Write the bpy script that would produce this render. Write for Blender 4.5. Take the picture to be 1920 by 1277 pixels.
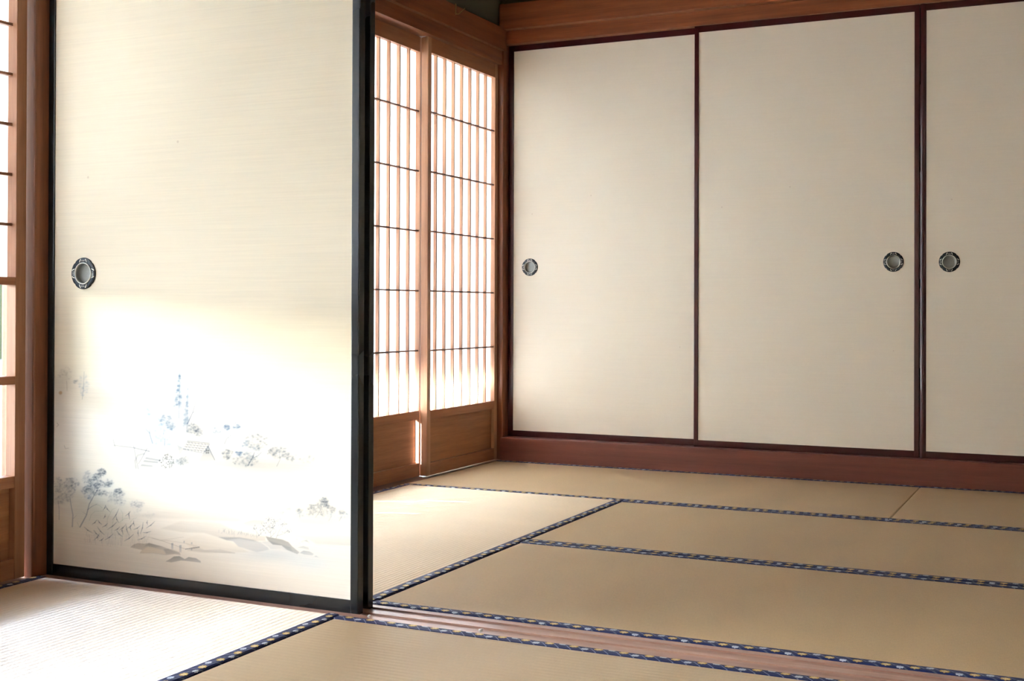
import bpy, bmesh, math, random
import numpy as np
from mathutils import Vector, Matrix

random.seed(7)
RNG = np.random.default_rng(7)
for o in list(bpy.data.objects):
    bpy.data.objects.remove(o)
SC = bpy.context.scene
COL = SC.collection

# ------------------------------------------------------------------ camera
CAM_POS = Vector((2.33375, -4.81615, 0.65672))
CAM_R = Vector((0.90447, 0.426525, 0.003196))
CAM_U = Vector((-0.000626, -0.006164, 0.999981))
CAM_F = Vector((-0.426537, 0.904455, 0.005308))
cam_data = bpy.data.cameras.new('camera')
cam_data.sensor_width = 36.0
cam_data.lens = 36.0 * 2298.66 / 1920.0
cam_data.shift_y = -(638.5 - 568.705) / 1920.0
cam_data.clip_start = 0.01
cam = bpy.data.objects.new('camera', cam_data)
COL.objects.link(cam)
m3 = Matrix((CAM_R, CAM_U, -CAM_F)).transposed()
cam.matrix_world = Matrix.Translation(CAM_POS) @ m3.to_4x4()
SC.camera = cam

# ------------------------------------------------------------------ light
SKY_STRENGTH = 2.1
SUN_STRENGTH = 48.0
EXPOSURE = 2.0
SUN_TAN = 0.47
w = bpy.data.worlds.new('sky'); SC.world = w; w.use_nodes = True
nt = w.node_tree
sky = nt.nodes.new('ShaderNodeTexSky')
sky.sky_type = 'NISHITA'
sky.sun_disc = False
sky.dust_density = 0.6
sky.sun_elevation = math.atan(SUN_TAN)
sky.sun_rotation = math.radians(-106)
bgn = nt.nodes['Background']
nt.links.new(sky.outputs[0], bgn.inputs[0])
bgn.inputs[1].default_value = SKY_STRENGTH
sun_data = bpy.data.lights.new('sun', 'SUN')
sun_data.energy = SUN_STRENGTH
sun_data.color = (1.0, 0.99, 0.97)
sun_data.angle = math.radians(0.53)
sun = bpy.data.objects.new('sun', sun_data); COL.objects.link(sun)
SUN_DIR = Vector((0.962, 0.272, -SUN_TAN)).normalized()
sun.rotation_euler = SUN_DIR.to_track_quat('-Z', 'Y').to_euler()
sun.location = (-8, -3, 6)

vs = SC.view_settings
vs.view_transform = 'Standard'
vs.look = 'None'
vs.exposure = EXPOSURE
vs.gamma = 1.0
vs.use_curve_mapping = False


# ------------------------------------------------------------------ helpers
def lin(r, g, b):
    f = lambda c: c / 12.92 if c <= 0.04045 else ((c + 0.055) / 1.055) ** 2.4
    return (f(r / 255), f(g / 255), f(b / 255), 1.0)


class NB:
    """small node-building helper"""
    def __init__(self, name):
        self.mat = bpy.data.materials.new(name)
        self.mat.use_nodes = True
        self.t = self.mat.node_tree
        self.t.nodes.clear()
        self.out = self.t.nodes.new('ShaderNodeOutputMaterial')

    def n(self, kind, **inp):
        nd = self.t.nodes.new('ShaderNode' + kind)
        for k, v in inp.items():
            if k.startswith('_'):
                setattr(nd, k[1:], v)
            else:
                self.set(nd.inputs[int(k[1:]) if k[0] == 'i' and k[1:].isdigit() else k.replace('__', ' ')], v)
        return nd

    def set(self, sock, v):
        if isinstance(v, bpy.types.NodeSocket):
            self.t.links.new(v, sock)
        else:
            sock.default_value = v

    def m(self, op, a, b=0.0, c=None, clamp=False):
        nd = self.t.nodes.new('ShaderNodeMath')
        nd.operation = op
        nd.use_clamp = clamp
        self.set(nd.inputs[0], a)
        self.set(nd.inputs[1], b)
        if c is not None:
            self.set(nd.inputs[2], c)
        return nd.outputs[0]

    def mix(self, fac, a, b):
        nd = self.t.nodes.new('ShaderNodeMix')
        nd.data_type = 'RGBA'
        self.set(nd.inputs[0], fac)
        self.set(nd.inputs[6], a)
        self.set(nd.inputs[7], b)
        return nd.outputs[2]

    def coords(self, scale=(1, 1, 1), which='Object'):
        tc = self.t.nodes.new('ShaderNodeTexCoord')
        mp = self.t.nodes.new('ShaderNodeMapping')
        self.t.links.new(tc.outputs[which], mp.inputs[0])
        mp.inputs['Scale'].default_value = scale
        return mp.outputs[0]

    def noise(self, vec, scale, detail=3.0, rough=0.5):
        nd = self.n('TexNoise', Vector=vec, Scale=scale, Detail=detail, Roughness=rough)
        return nd.outputs[0]

    def ramp(self, fac, stops):
        nd = self.t.nodes.new('ShaderNodeValToRGB')
        self.set(nd.inputs[0], fac)
        cr = nd.color_ramp
        cr.elements[0].position, cr.elements[0].color = stops[0]
        cr.elements[1].position, cr.elements[1].color = stops[1]
        for p, c in stops[2:]:
            e = cr.elements.new(p); e.color = c
        return nd.outputs[0]

    def bump(self, height, strength, dist=0.001):
        return self.n('Bump', Strength=strength, Distance=dist, Height=height).outputs[0]

    def principled(self, color, rough, metallic=0.0, normal=None, spec=0.5, **kw):
        p = self.t.nodes.new('ShaderNodeBsdfPrincipled')
        self.set(p.inputs['Base Color'], color)
        self.set(p.inputs['Roughness'], rough)
        self.set(p.inputs['Metallic'], metallic)
        self.set(p.inputs['Specular IOR Level'], spec)
        if normal is not None:
            self.set(p.inputs['Normal'], normal)
        for k, v in kw.items():
            self.set(p.inputs[k.replace('_', ' ')], v)
        self.t.links.new(p.outputs[0], self.out.inputs[0])
        return p


def wood(name, dark, light, axis='Z', rough=0.5, spec=0.4, scale=1.0, coat=0.0):
    b = NB(name)
    k = {'X': (1.2, 22, 22), 'Y': (22, 1.2, 22), 'Z': (22, 22, 1.2)}[axis]
    v = b.coords(tuple(c * scale for c in k))
    n1 = b.noise(v, 1.6, 4.0, 0.55)
    n2 = b.noise(v, 9.0, 3.0, 0.6)
    f = b.m('ADD', b.m('MULTIPLY', n1, 0.7), b.m('MULTIPLY', n2, 0.3))
    col = b.ramp(f, [(0.3, dark), (0.7, light)])
    b.principled(col, rough, normal=b.bump(f, 0.12, 0.0008), spec=spec, Coat_Weight=coat)
    return b.mat


def lacquer(name, col, rough=0.28, spec=0.5):
    b = NB(name)
    n = b.noise(b.coords((1, 1, 1)), 5.0, 3.0)
    c2 = tuple(min(1, x * 1.35) for x in col[:3]) + (1,)
    b.principled(b.mix(n, col, c2), b.m('ADD', b.m('MULTIPLY', n, 0.10), rough - 0.05), spec=spec)
    return b.mat


def grasscloth(name, colour, use_paint=False, c=0.05):
    """woven paper with fine horizontal threads"""
    b = NB(name)
    v = b.coords((4, 4, 260))
    n1 = b.noise(v, 1.0, 4.0, 0.6)
    v2 = b.coords((2.2, 2.2, 900))
    n2 = b.noise(v2, 1.0, 2.0, 0.5)
    f = b.m('ADD', b.m('MULTIPLY', n1, 0.6), b.m('MULTIPLY', n2, 0.4))
    d = tuple(v_ * (1 - c) for v_ in colour[:3]) + (1,)
    l = tuple(min(1, v_ * (1 + 0.6 * c)) for v_ in colour[:3]) + (1,)
    col = b.ramp(f, [(0.32, d), (0.62, l)])
    # faint foxing specks
    sp = b.n('TexVoronoi', Vector=b.coords((1, 1, 1)), Scale=7.0).outputs[0]
    spot = b.m('LESS_THAN', sp, 0.022)
    col = b.mix(b.m('MULTIPLY', spot, 0.22), col, lin(150, 110, 80))
    if use_paint:
        at = b.n('Attribute', _attribute_name='ink')
        col2 = b.t.nodes.new('ShaderNodeMix'); col2.data_type = 'RGBA'; col2.blend_type = 'MULTIPLY'
        b.set(col2.inputs[0], 1.0); b.set(col2.inputs[6], col); b.set(col2.inputs[7], at.outputs[0])
        col = col2.outputs[2]
    b.principled(col, 0.62, normal=b.bump(f, 0.10, 0.0006), spec=0.35)
    return b.mat


def plaster(name, colour, rough=0.95):
    b = NB(name)
    v = b.coords((1, 1, 1))
    n = b.noise(v, 220, 4.0, 0.7)
    n2 = b.noise(v, 3.0, 3.0)
    d = tuple(c * 0.85 for c in colour[:3]) + (1,)
    col = b.mix(n2, d, colour)
    b.principled(col, rough, normal=b.bump(n, 0.25, 0.0015), spec=0.1)
    return b.mat


def tatami(name, colour, sheen, period, gloss):
    """rush weave: ridges run along local X, rush fibres across (local Y)"""
    b = NB(name)
    tc = b.t.nodes.new('ShaderNodeTexCoord')
    sep = b.n('SeparateXYZ', Vector=tc.outputs['Object'])
    x, y = sep.outputs[0], sep.outputs[1]
    ph = b.m('MULTIPLY', y, 2 * math.pi / period)
    ridge = b.m('ADD', b.m('MULTIPLY', b.m('COSINE', ph), 0.5), 0.5)
    ridge = b.m('POWER', ridge, 0.6)
    fv = b.n('CombineXYZ', X=b.m('MULTIPLY', x, 520.0), Y=b.m('MULTIPLY', y, 70.0), Z=0.0).outputs[0]
    fib = b.noise(fv, 1.0, 2.0, 0.5)
    fv2 = b.n('CombineXYZ', X=b.m('MULTIPLY', x, 5.0), Y=b.m('MULTIPLY', y, 2.0), Z=0.0).outputs[0]
    big = b.noise(fv2, 1.0, 3.0, 0.5)
    h = b.m('ADD', b.m('MULTIPLY', ridge, 0.75), b.m('MULTIPLY', fib, 0.35))
    d = tuple(c * 0.78 for c in colour[:3]) + (1,)
    l = tuple(min(1, c * 1.12) for c in colour[:3]) + (1,)
    f = b.m('ADD', b.m('MULTIPLY', fib, 0.5), b.m('ADD', b.m('MULTIPLY', big, 0.45), b.m('MULTIPLY', ridge, 0.04)))
    col = b.ramp(f, [(0.3, d), (0.75, l)])
    tv = b.t.nodes.new('ShaderNodeVectorTransform')
    tv.vector_type = 'VECTOR'; tv.convert_from = 'OBJECT'; tv.convert_to = 'WORLD'
    tv.inputs[0].default_value = (0, 1, 0)
    nrm = b.bump(h, 0.7, 0.0009)
    p = b.principled(col, 0.7, normal=nrm, spec=0.2)
    # waxy rush straws: smooth along the straw, scattering widely across it
    gl = b.n('BsdfAnisotropic', Color=gloss, Roughness=0.62, Anisotropy=0.6, Normal=nrm, Tangent=tv.outputs[0])
    lw = b.n('LayerWeight', Blend=0.5)
    mx = b.n('MixShader', i0=b.m('MULTIPLY_ADD', lw.outputs['Facing'], sheen, 0.02))
    b.t.links.new(p.outputs[0], mx.inputs[1]); b.t.links.new(gl.outputs[0], mx.inputs[2])
    b.t.links.new(mx.outputs[0], b.out.inputs[0])
    return b.mat


def edge_cloth(name):
    """navy brocade with yellow and white blossoms and slanting stalks; x along the band, y across"""
    b = NB(name)
    tc = b.t.nodes.new('ShaderNodeTexCoord')
    sep = b.n('SeparateXYZ', Vector=tc.outputs['Object'])
    x, y = sep.outputs[0], sep.outputs[1]
    P = 0.0515

    def blossom(px, off, cy, rx, ry):
        u = b.m('SUBTRACT', b.m('FRACT', b.m('ADD', b.m('DIVIDE', x, px), off)), 0.5)
        u = b.m('DIVIDE', b.m('MULTIPLY', u, px), rx)
        v = b.m('DIVIDE', b.m('SUBTRACT', y, cy), ry)
        r = b.m('SQRT', b.m('ADD', b.m('MULTIPLY', u, u), b.m('MULTIPLY', v, v)))
        a = b.m('ARCTAN2', v, u)
        lobe = b.m('ADD', 0.9, b.m('MULTIPLY', b.m('COSINE', b.m('MULTIPLY', a, 8.0)), 0.1))
        mask = b.m('LESS_THAN', r, lobe)
        core = b.m('LESS_THAN', r, 0.55)
        pet = b.m('GREATER_THAN', b.m('COSINE', b.m('MULTIPLY', a, 8.0)), 0.1)
        return mask, b.m('MULTIPLY', core, pet)
    my, cy_ = blossom(P, 0.0, 0.004, 0.0100, 0.0078)
    mw1, cw1 = blossom(2 * P, 0.5, -0.0035, 0.0080, 0.0062)
    mw2, cw2 = blossom(2 * P, 0.0, 0.0088, 0.0078, 0.0052)
    # slanting stalks
    s = b.m('FRACT', b.m('DIVIDE', b.m('ADD', x, b.m('MULTIPLY', y, 0.9)), P / 2))
    stalk = b.m('MULTIPLY', b.m('LESS_THAN', b.m('ABSOLUTE', b.m('SUBTRACT', s, 0.5)), 0.055),
                b.m('LESS_THAN', y, 0.003))
    s2 = b.m('FRACT', b.m('DIVIDE', b.m('ADD', x, b.m('MULTIPLY', y, 1.6)), P))
    leaf = b.m('MULTIPLY', b.m('LESS_THAN', b.m('ABSOLUTE', b.m('SUBTRACT', s2, 0.2)), 0.05),
               b.m('GREATER_THAN', y, -0.001))
    thread = b.noise(b.coords((900, 300, 1)), 1.0, 1.0)
    base = b.mix(thread, lin(13, 21, 50), lin(27, 40, 90))
    col = b.mix(b.m('MULTIPLY', stalk, 0.5), base, lin(150, 158, 185))
    col = b.mix(b.m('MULTIPLY', leaf, 0.4), col, lin(110, 122, 130))
    wh = lin(178, 186, 196)
    for mk, ck in ((mw1, cw1), (mw2, cw2)):
        col = b.mix(mk, col, wh)
        col = b.mix(b.m('MULTIPLY', ck, 0.55), col, lin(120, 135, 165))
    col = b.mix(my, col, lin(184, 154, 84))
    col = b.mix(b.m('MULTIPLY', cy_, 0.7), col, lin(232, 226, 205))
    b.principled(col, 0.6, normal=b.bump(thread, 0.2, 0.0004), spec=0.2)
    return b.mat


M = {}
M['post'] = wood('post_wood', lin(92, 50, 28), lin(140, 84, 52), 'Z', 0.42, 0.45)
M['beam_x'] = wood('beam_wood_x', lin(112, 60, 34), lin(158, 92, 56), 'X', 0.45, 0.45)
M['beam_y'] = wood('beam_wood_y', lin(100, 56, 32), lin(146, 86, 52), 'Y', 0.45, 0.45)
M['shoji_z'] = wood('cedar_upright', lin(150, 104, 76), lin(195, 149, 116), 'Z', 0.5, 0.4)
M['shoji_front'] = wood('cedar_upright_dark', lin(126, 82, 54), lin(168, 118, 86), 'Z', 0.5, 0.4)
M['shoji_y'] = wood('cedar_crossways', lin(130, 80, 52), lin(172, 116, 80), 'Y', 0.5, 0.4)
M['strip_y'] = wood('lattice_crossways', lin(104, 64, 42), lin(140, 92, 64), 'Y', 0.5, 0.4)
M['koshi'] = wood('wainscot_wood', lin(130, 84, 54), lin(172, 118, 80), 'Y', 0.5, 0.35)
M['sill_x'] = wood('sill_wood', lin(128, 92, 80), lin(172, 138, 122), 'X', 0.33, 0.5)
M['sill_y'] = wood('sill_wood_side', lin(84, 52, 36), lin(112, 72, 52), 'Y', 0.45, 0.4)
M['closet_sill'] = wood('closet_sill_wood', lin(92, 48, 38), lin(122, 68, 54), 'X', 0.42, 0.45)
M['black'] = lacquer('black_lacquer', lin(20, 25, 30), 0.26, 0.5)
M['maroon'] = lacquer('maroon_lacquer', lin(56, 17, 19), 0.22, 0.5)
M['cream'] = grasscloth('cream_paper', lin(240, 229, 206), True)
M['beige'] = grasscloth('beige_paper', lin(231, 222, 204), False, 0.025)
M['wall'] = plaster('green_grey_plaster', lin(92, 92, 80))
M['wallback'] = plaster('sand_plaster', lin(228, 219, 203))
M['ceil'] = wood('ceiling_board', lin(120, 82, 52), lin(156, 112, 76), 'X', 0.6, 0.3)
M['gravel'] = plaster('pale_gravel', lin(176, 175, 171))
M['horizon_green'] = plaster('horizon_block_green', lin(70, 74, 52))
M['ground_strip'] = plaster('ground_strip_grey', lin(140, 139, 134))
M['roof'] = plaster('roof_board', lin(190, 182, 170))
M['under'] = plaster('subfloor', lin(60, 48, 38))
M['rush'] = tatami('tatami_rush', lin(188, 160, 119), 0.34, 0.0126, (1.0, 0.89, 0.74, 1))
M['rush_new'] = tatami('tatami_rush_front', lin(190, 164, 126), 0.46, 0.0164, (1.0, 0.96, 0.90, 1))  # front mats: wider ridges; strong window light put into whiter, shinier rush
M['heri'] = edge_cloth('tatami_edge_brocade')


def metal(name, c, rough, metallic=0.9):
    b = NB(name)
    n = b.noise(b.coords((1, 1, 1)), 300, 2.0)
    c2 = tuple(min(1, v * 1.5) for v in c[:3]) + (1,)
    b.principled(b.mix(n, c, c2), rough, metallic, normal=b.bump(n, 0.05, 0.0003))
    return b.mat


M['bronze'] = metal('dark_bronze', lin(52, 56, 60), 0.34, 0.85)
M['cup'] = metal('pewter_cup', lin(132, 134, 130), 0.5, 0.35)
M['ring'] = metal('bright_ring', lin(190, 190, 182), 0.3, 0.9)
M['inlay'] = metal('pale_inlay', lin(228, 222, 204), 0.5, 0.1)
M['hook'] = metal('hook_brass', lin(150, 128, 88), 0.35, 0.9)
M['lint'] = plaster('white_lint', lin(240, 240, 240))

b_ = NB('shoji_paper')
nn = b_.noise(b_.coords((30, 30, 6)), 3.0, 4.0)
pc = b_.mix(nn, (0.86, 0.87, 0.87, 1), (0.91, 0.92, 0.92, 1))
tr = b_.n('BsdfTranslucent', Color=pc)
df = b_.n('BsdfDiffuse', Color=pc)
mx = b_.n('MixShader', i0=0.58)
b_.t.links.new(tr.outputs[0], mx.inputs[1]); b_.t.links.new(df.outputs[0], mx.inputs[2])
b_.t.links.new(mx.outputs[0], b_.out.inputs[0])
M['paper'] = b_.mat

b_ = NB('clear_glass')
fr = b_.n('Fresnel', IOR=1.45)
tp = b_.n('BsdfTransparent', Color=(0.74, 0.755, 0.76, 1))
gl = b_.n('BsdfGlossy', Roughness=0.02)
mx = b_.n('MixShader', i0=fr.outputs[0])
b_.t.links.new(tp.outputs[0], mx.inputs[1]); b_.t.links.new(gl.outputs[0], mx.inputs[2])
b_.t.links.new(mx.outputs[0], b_.out.inputs[0])
M['glass'] = b_.mat

class MB:
    """collects boxes / prisms in one bmesh; build() links ONE mesh object"""
    def __init__(self):
        self.bm = bmesh.new()

    def box(self, x0, x1, y0, y1, z0, z1):
        vs_ = [self.bm.verts.new((x, y, z)) for x in (x0, x1) for y in (y0, y1) for z in (z0, z1)]
        for q in ((0, 1, 3, 2), (4, 6, 7, 5), (0, 4, 5, 1), (2, 3, 7, 6), (0, 2, 6, 4), (1, 5, 7, 3)):
            self.bm.faces.new([vs_[i] for i in q])
        return self

    def prism(self, prof, a0, a1, axis='X'):
        """closed 2-D profile swept along an axis"""
        def P(p, a):
            return {'X': (a, p[0], p[1]), 'Y': (p[0], a, p[1]), 'Z': (p[0], p[1], a)}[axis]
        A = [self.bm.verts.new(P(p, a0)) for p in prof]
        B = [self.bm.verts.new(P(p, a1)) for p in prof]
        n = len(prof)
        for i in range(n):
            self.bm.faces.new((A[i], A[(i + 1) % n], B[(i + 1) % n], B[i]))
        self.bm.faces.new(A); self.bm.faces.new(B)
        return self

    def tube(self, pts, r, seg=8):
        rings = []
        pts = [Vector(p) for p in pts]
        for i, p in enumerate(pts):
            t = (pts[min(i + 1, len(pts) - 1)] - pts[max(i - 1, 0)]).normalized()
            a = t.orthogonal().normalized() if abs(t.y) > 0.95 else t.cross(Vector((0, 1, 0))).normalized()
            c = t.cross(a).normalized()
            rr = r[i] if isinstance(r, (list, tuple)) else r
            rings.append([self.bm.verts.new(p + a * rr * math.cos(2 * math.pi * k / seg) + c * rr * math.sin(2 * math.pi * k / seg)) for k in range(seg)])
        for A, B in zip(rings, rings[1:]):
            for k in range(seg):
                self.bm.faces.new((A[k], A[(k + 1) % seg], B[(k + 1) % seg], B[k]))
        self.bm.faces.new(rings[0]); self.bm.faces.new(rings[-1])
        return self

    def build(self, name, mat, parent=None, off=(0, 0, 0), bevel=0.0, smooth=False, recalc=True):
        bm = self.bm
        if bevel:
            bmesh.ops.bevel(bm, geom=list(bm.edges), offset=bevel, segments=2, profile=0.6, affect='EDGES')
        if any(off):
            bmesh.ops.translate(bm, verts=bm.verts, vec=-Vector(off))
        if recalc:
            bmesh.ops.recalc_face_normals(bm, faces=bm.faces)
        me = bpy.data.meshes.new(name)
        bm.to_mesh(me); bm.free()
        me.materials.append(mat)
        if smooth:
            for p in me.polygons:
                p.use_smooth = True
        o = bpy.data.objects.new(name, me)
        COL.objects.link(o)
        if parent is not None:
            o.parent = parent
        return o


def tag(o, label, cat=None, group=None, kind=None):
    o['label'] = label
    if cat:
        o['category'] = cat
    if group:
        o['group'] = group
    if kind:
        o['kind'] = kind
    return o


def thing(name, label, cat, loc=(0, 0, 0), group=None):
    e = bpy.data.objects.new(name, None)
    e.empty_display_size = 0.1
    e.location = loc
    COL.objects.link(e)
    return tag(e, label, cat, group)


def struct(name, mb, mat, label, bevel=0.0):
    o = mb.build(name, mat, bevel=bevel)
    o['kind'] = 'structure'
    o['label'] = label
    return o


# ------------------------------------------------------------------ the room shell
W = 0.82416
YB = 0.0                 # back edge of the tatami
YS0 = -3 * W             # partition sill, inner edge
YS1 = YS0 - 0.1175       # partition sill, outer edge
YF = YS1 - 4 * W         # end of the front room
XR = 3.52
ZK = 1.733               # side lintel height
ZC0, ZC1 = 0.0999, 1.822  # closet opening
ZCEIL = 2.45

struct('floor', MB().box(-0.12, XR + 0.1, YF - 0.1, 0.95, -0.12, -0.057), M['under'], 'dark boards under the straw mats')
struct('ceiling', MB().box(-0.15, XR + 0.15, YF - 0.15, 1.0, ZCEIL, ZCEIL + 0.05), M['ceil'], 'wooden board ceiling above both rooms')
struct('wall_left', MB().box(-0.10, -0.015, YF, 0.14, 1.885, ZCEIL), M['wall'], 'dark green grey plaster wall above the paper screens')
struct('wall_back', MB().box(-0.10, XR + 0.1, 0.045, 0.12, 1.99, ZCEIL), M['wall'], 'dark plaster wall above the closet doors')
struct('wall_right', MB().box(XR, XR + 0.1, YF - 0.1, 0.95, -0.06, ZCEIL), M['wallback'], 'plaster wall on the right side of the rooms')
struct('wall_front', MB().box(-0.15, XR, YF - 0.1, YF, -0.06, ZCEIL), M['wallback'], 'plaster wall behind the viewer')
struct('wall_closet', MB().box(-0.1, XR, 0.85, 0.9, -0.06, ZCEIL), M['wallback'], 'plaster wall inside the closet')
struct('wall_closet_side', MB().box(-0.10, -0.02, 0.14, 0.9, -0.06, ZCEIL), M['wallback'], 'plaster side wall of the closet')
struct('wall_partition', MB().box(0.0, XR, YS0 - 0.085, YS0 - 0.035, 1.80, ZCEIL), M['wallback'], 'plaster wall above the opening between the rooms')

# left-hand lintel, picture rail, sill
struct('trim_1', MB().box(-0.10, 0.0, YF, 0.024, ZK, 1.790), M['beam_y'], 'brown wooden lintel above the paper screens', 0.0015)
struct('trim_2', MB().box(-0.015, 0.020, YF, 0.024, 1.790, 1.885), M['beam_y'], 'wide brown rail board above the screen lintel', 0.002)
struct('trim_3', MB().box(-0.10, -0.001, YF, 0.02, -0.056, -0.001), M['sill_y'], 'dark wooden sill under the paper screens', 0.001)
# posts
struct('trim_4', MB().box(-0.10, 0.006, 0.024, 0.14, -0.05, 2.0), M['post'], 'brown corner post between paper screens and closet', 0.004)
struct('trim_5', MB().box(-0.11, 0.000, -2.605, YS0 + 0.03, -0.05, ZCEIL), M['post'], 'brown wooden post beside the painted screen', 0.005)
# closet: raised sill, lintel, rail
struct('trim_6', MB().box(0.006, XR, 0.0, 0.11, -0.05, ZC0), M['closet_sill'], 'reddish brown raised sill under the closet doors', 0.0025)
struct('trim_7', MB().box(0.006, XR, 0.034, 0.11, ZC1, 1.880), M['beam_x'], 'brown lintel above the closet doors', 0.002)
struct('trim_8', MB().box(0.0, XR, -0.004, 0.05, 1.880, 1.990), M['beam_x'], 'wide brown rail board above the closet lintel', 0.002)
# partition sill with two sliding grooves
g = [(YS1, -0.05), (YS0, -0.05), (YS0, -0.001)]
for (ga, gb) in ((-2.493, -2.514), (-2.541, -2.563)):
    g += [(ga, -0.001), (ga, -0.0045), (gb, -0.0045), (gb, -0.001)]
g += [(YS1, -0.001)]
struct('trim_9', MB().prism(g, 0.002, XR, 'X'), M['sill_x'], 'grooved pinkish wooden sill between the two rooms')
struct('trim_10', MB().box(0.0, XR, YS1, YS0, ZK, 1.80), M['beam_x'], 'wooden lintel above the opening between the rooms', 0.002)

# ------------------------------------------------------------------ outside
o = MB().box(-1.0, -0.15, -45, 40, -0.50, -0.385).build('ground_light_strip', M['ground_strip'])  # added strip of ground, its grey picked to shape the bounced light
tag(o, 'added grey ground strip along the house outside, shaping the bounced light', 'ground', kind='structure')
o = MB().box(-60, -1.0, -45, 40, -0.50, -0.40).build('garden_ground', M['gravel'])
tag(o, 'pale sunlit gravel ground outside the paper screens', 'ground', kind='structure')
o = MB().box(-0.95, -0.10, -16, 10, 2.40, 2.46).build('eave', M['roof'])
tag(o, 'shallow roof eave above the paper screens outside', 'roof', kind='structure')
o = MB().box(-19.0, -18.0, -45, 40, -0.4, 1.9).build('horizon_block', M['horizon_green'])  # added block, unseen, cuts off the bright glow at the horizon
tag(o, 'added green block far outside, out of view, cutting the horizon glow', 'light blocker', kind='structure')
# added roof on posts, unseen, keeping sun off upper screens and front glass
wk = thing('sun_block_roof', 'added roof on posts outside, out of view, blocking the sun', 'sun blocker', (-7, -6, -0.4))
wk['kind'] = 'structure'
MB().prism([(-7.35, 3.95), (-6.65, 3.95), (-6.95, 5.25), (-7.05, 5.25)], -3.9, 14, 'Y').prism([(-7.35, 3.62), (-6.65, 3.62), (-6.95, 5.25), (-7.05, 5.25)], -24, -3.9, 'Y').build('roof', M['ceil'], wk, (-7, -6, -0.4))
for k in range(9):
    MB().box(-7.06, -6.94, -22.06 + 4 * k, -21.94 + 4 * k, -0.4, 3.7).build('post', M['post'], wk, (-7, -6, -0.4))

# ------------------------------------------------------------------ tatami mats
def band_mesh(L, hw=0.0155, key={}):
    k = round(L, 4)
    if k in key:
        return key[k]
    # rounded cloth band, local x along, local y across (outer edge at +hw), wraps down the side
    prof = [(-hw, 0.0), (-hw + 0.002, 0.0014), (0, 0.0020), (hw - 0.005, 0.0016), (hw - 0.0015, -0.0006), (hw, -0.004), (hw, -0.05), (hw - 0.002, -0.05), (hw - 0.002, -0.006), (-hw, -0.002)]
    m = MB().prism(prof, -L / 2, L / 2, 'X')
    bmesh.ops.recalc_face_normals(m.bm, faces=m.bm.faces)
    me = bpy.data.meshes.new('edge_band')
    m.bm.to_mesh(me); m.bm.free()
    me.materials.append(M['heri'])
    key[k] = me
    return me


def body_mesh(L, B, rush, key={}):
    k = (round(L, 4), round(B, 4), rush)
    if k in key:
        return key[k]
    m = MB()
    m.box(-L / 2, L / 2, -B / 2 + 0.001, B / 2 - 0.001, -0.055, 0.0)
    top = [e for e in m.bm.edges if all(v.co.z > -0.001 for v in e.verts)]
    bmesh.ops.bevel(m.bm, geom=top, offset=0.004, segments=3, profile=0.5, affect='EDGES')
    bmesh.ops.recalc_face_normals(m.bm, faces=m.bm.faces)
    me = bpy.data.meshes.new('woven_surface')
    m.bm.to_mesh(me); m.bm.free()
    me.materials.append(M[rush])
    key[k] = me
    return me


def mat_thing(label, x0, x1, y0, y1, along, dz=0.0):
    gap = 0.0012
    cx, cy = (x0 + x1) / 2, (y0 + y1) / 2
    t = thing('tatami_mat', label, 'tatami mat', (cx, cy, dz), 'straw mats covering the floor')
    L, B = ((x1 - x0), (y1 - y0)) if along == 'X' else ((y1 - y0), (x1 - x0))
    L -= 2 * gap; B -= 2 * gap
    if along == 'Y':
        t.rotation_euler = (0, 0, math.pi / 2)
    s = bpy.data.objects.new('woven_surface', body_mesh(L, B, 'rush' if cy > YS0 else 'rush_new')); COL.objects.link(s); s.parent = t
    for sg in (1, -1):
        e = bpy.data.objects.new('edge_band', band_mesh(L)); COL.objects.link(e); e.parent = t
        e.location = (0, sg * (B / 2 - 0.0155 + 0.0004), 0.0)
        if sg < 0:
            e.rotation_euler = (0, 0, math.pi)
    return t


A = 0.88
mat_thing('long tatami mat along the closet sill in the left corner', 0, 2 * A, -W, 0, 'X')
mat_thing('tatami mat along the closet sill right of the bare seam', 2 * A, 4 * A, -W, 0, 'X')
mat_thing('ridged tatami mat with bright sun streaks beside the paper screens', 0, A, YS0, -W, 'Y', 0.001)
mat_thing('tatami mat second from the closet, right of the sun-streaked mat', A, 3 * A, -2 * W, -W, 'X')
mat_thing('tatami mat between the second mat and the grooved sill', A, 3 * A, YS0, -2 * W, 'X')
mat_thing('crosswise tatami mat at the far right of the back room', 3 * A, 4 * A, YS0, -W, 'Y')
mat_thing('brightly lit ridged tatami mat in front of the painted screen', 0, A, YS1 - 2 * W, YS1, 'Y', 0.001)
mat_thing('nearest tatami mat in front of the grooved sill', A, 3 * A, YS1 - W, YS1, 'X')
mat_thing('tatami mat behind the nearest mat in the front room', A, 3 * A, YS1 - 2 * W, YS1 - W, 'X')
mat_thing('crosswise tatami mat at the right of the front room', 3 * A, 4 * A, YS1 - 2 * W, YS1, 'Y')
mat_thing('left tatami mat of the third row in the front room', 0, 2 * A, YS1 - 3 * W, YS1 - 2 * W, 'X')
mat_thing('right tatami mat of the third row in the front room', 2 * A, 4 * A, YS1 - 3 * W, YS1 - 2 * W, 'X')
mat_thing('left tatami mat of the last row in the front room', 0, 2 * A, YF, YS1 - 3 * W, 'X')
mat_thing('right tatami mat of the last row in the front room', 2 * A, 4 * A, YF, YS1 - 3 * W, 'X')


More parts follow.
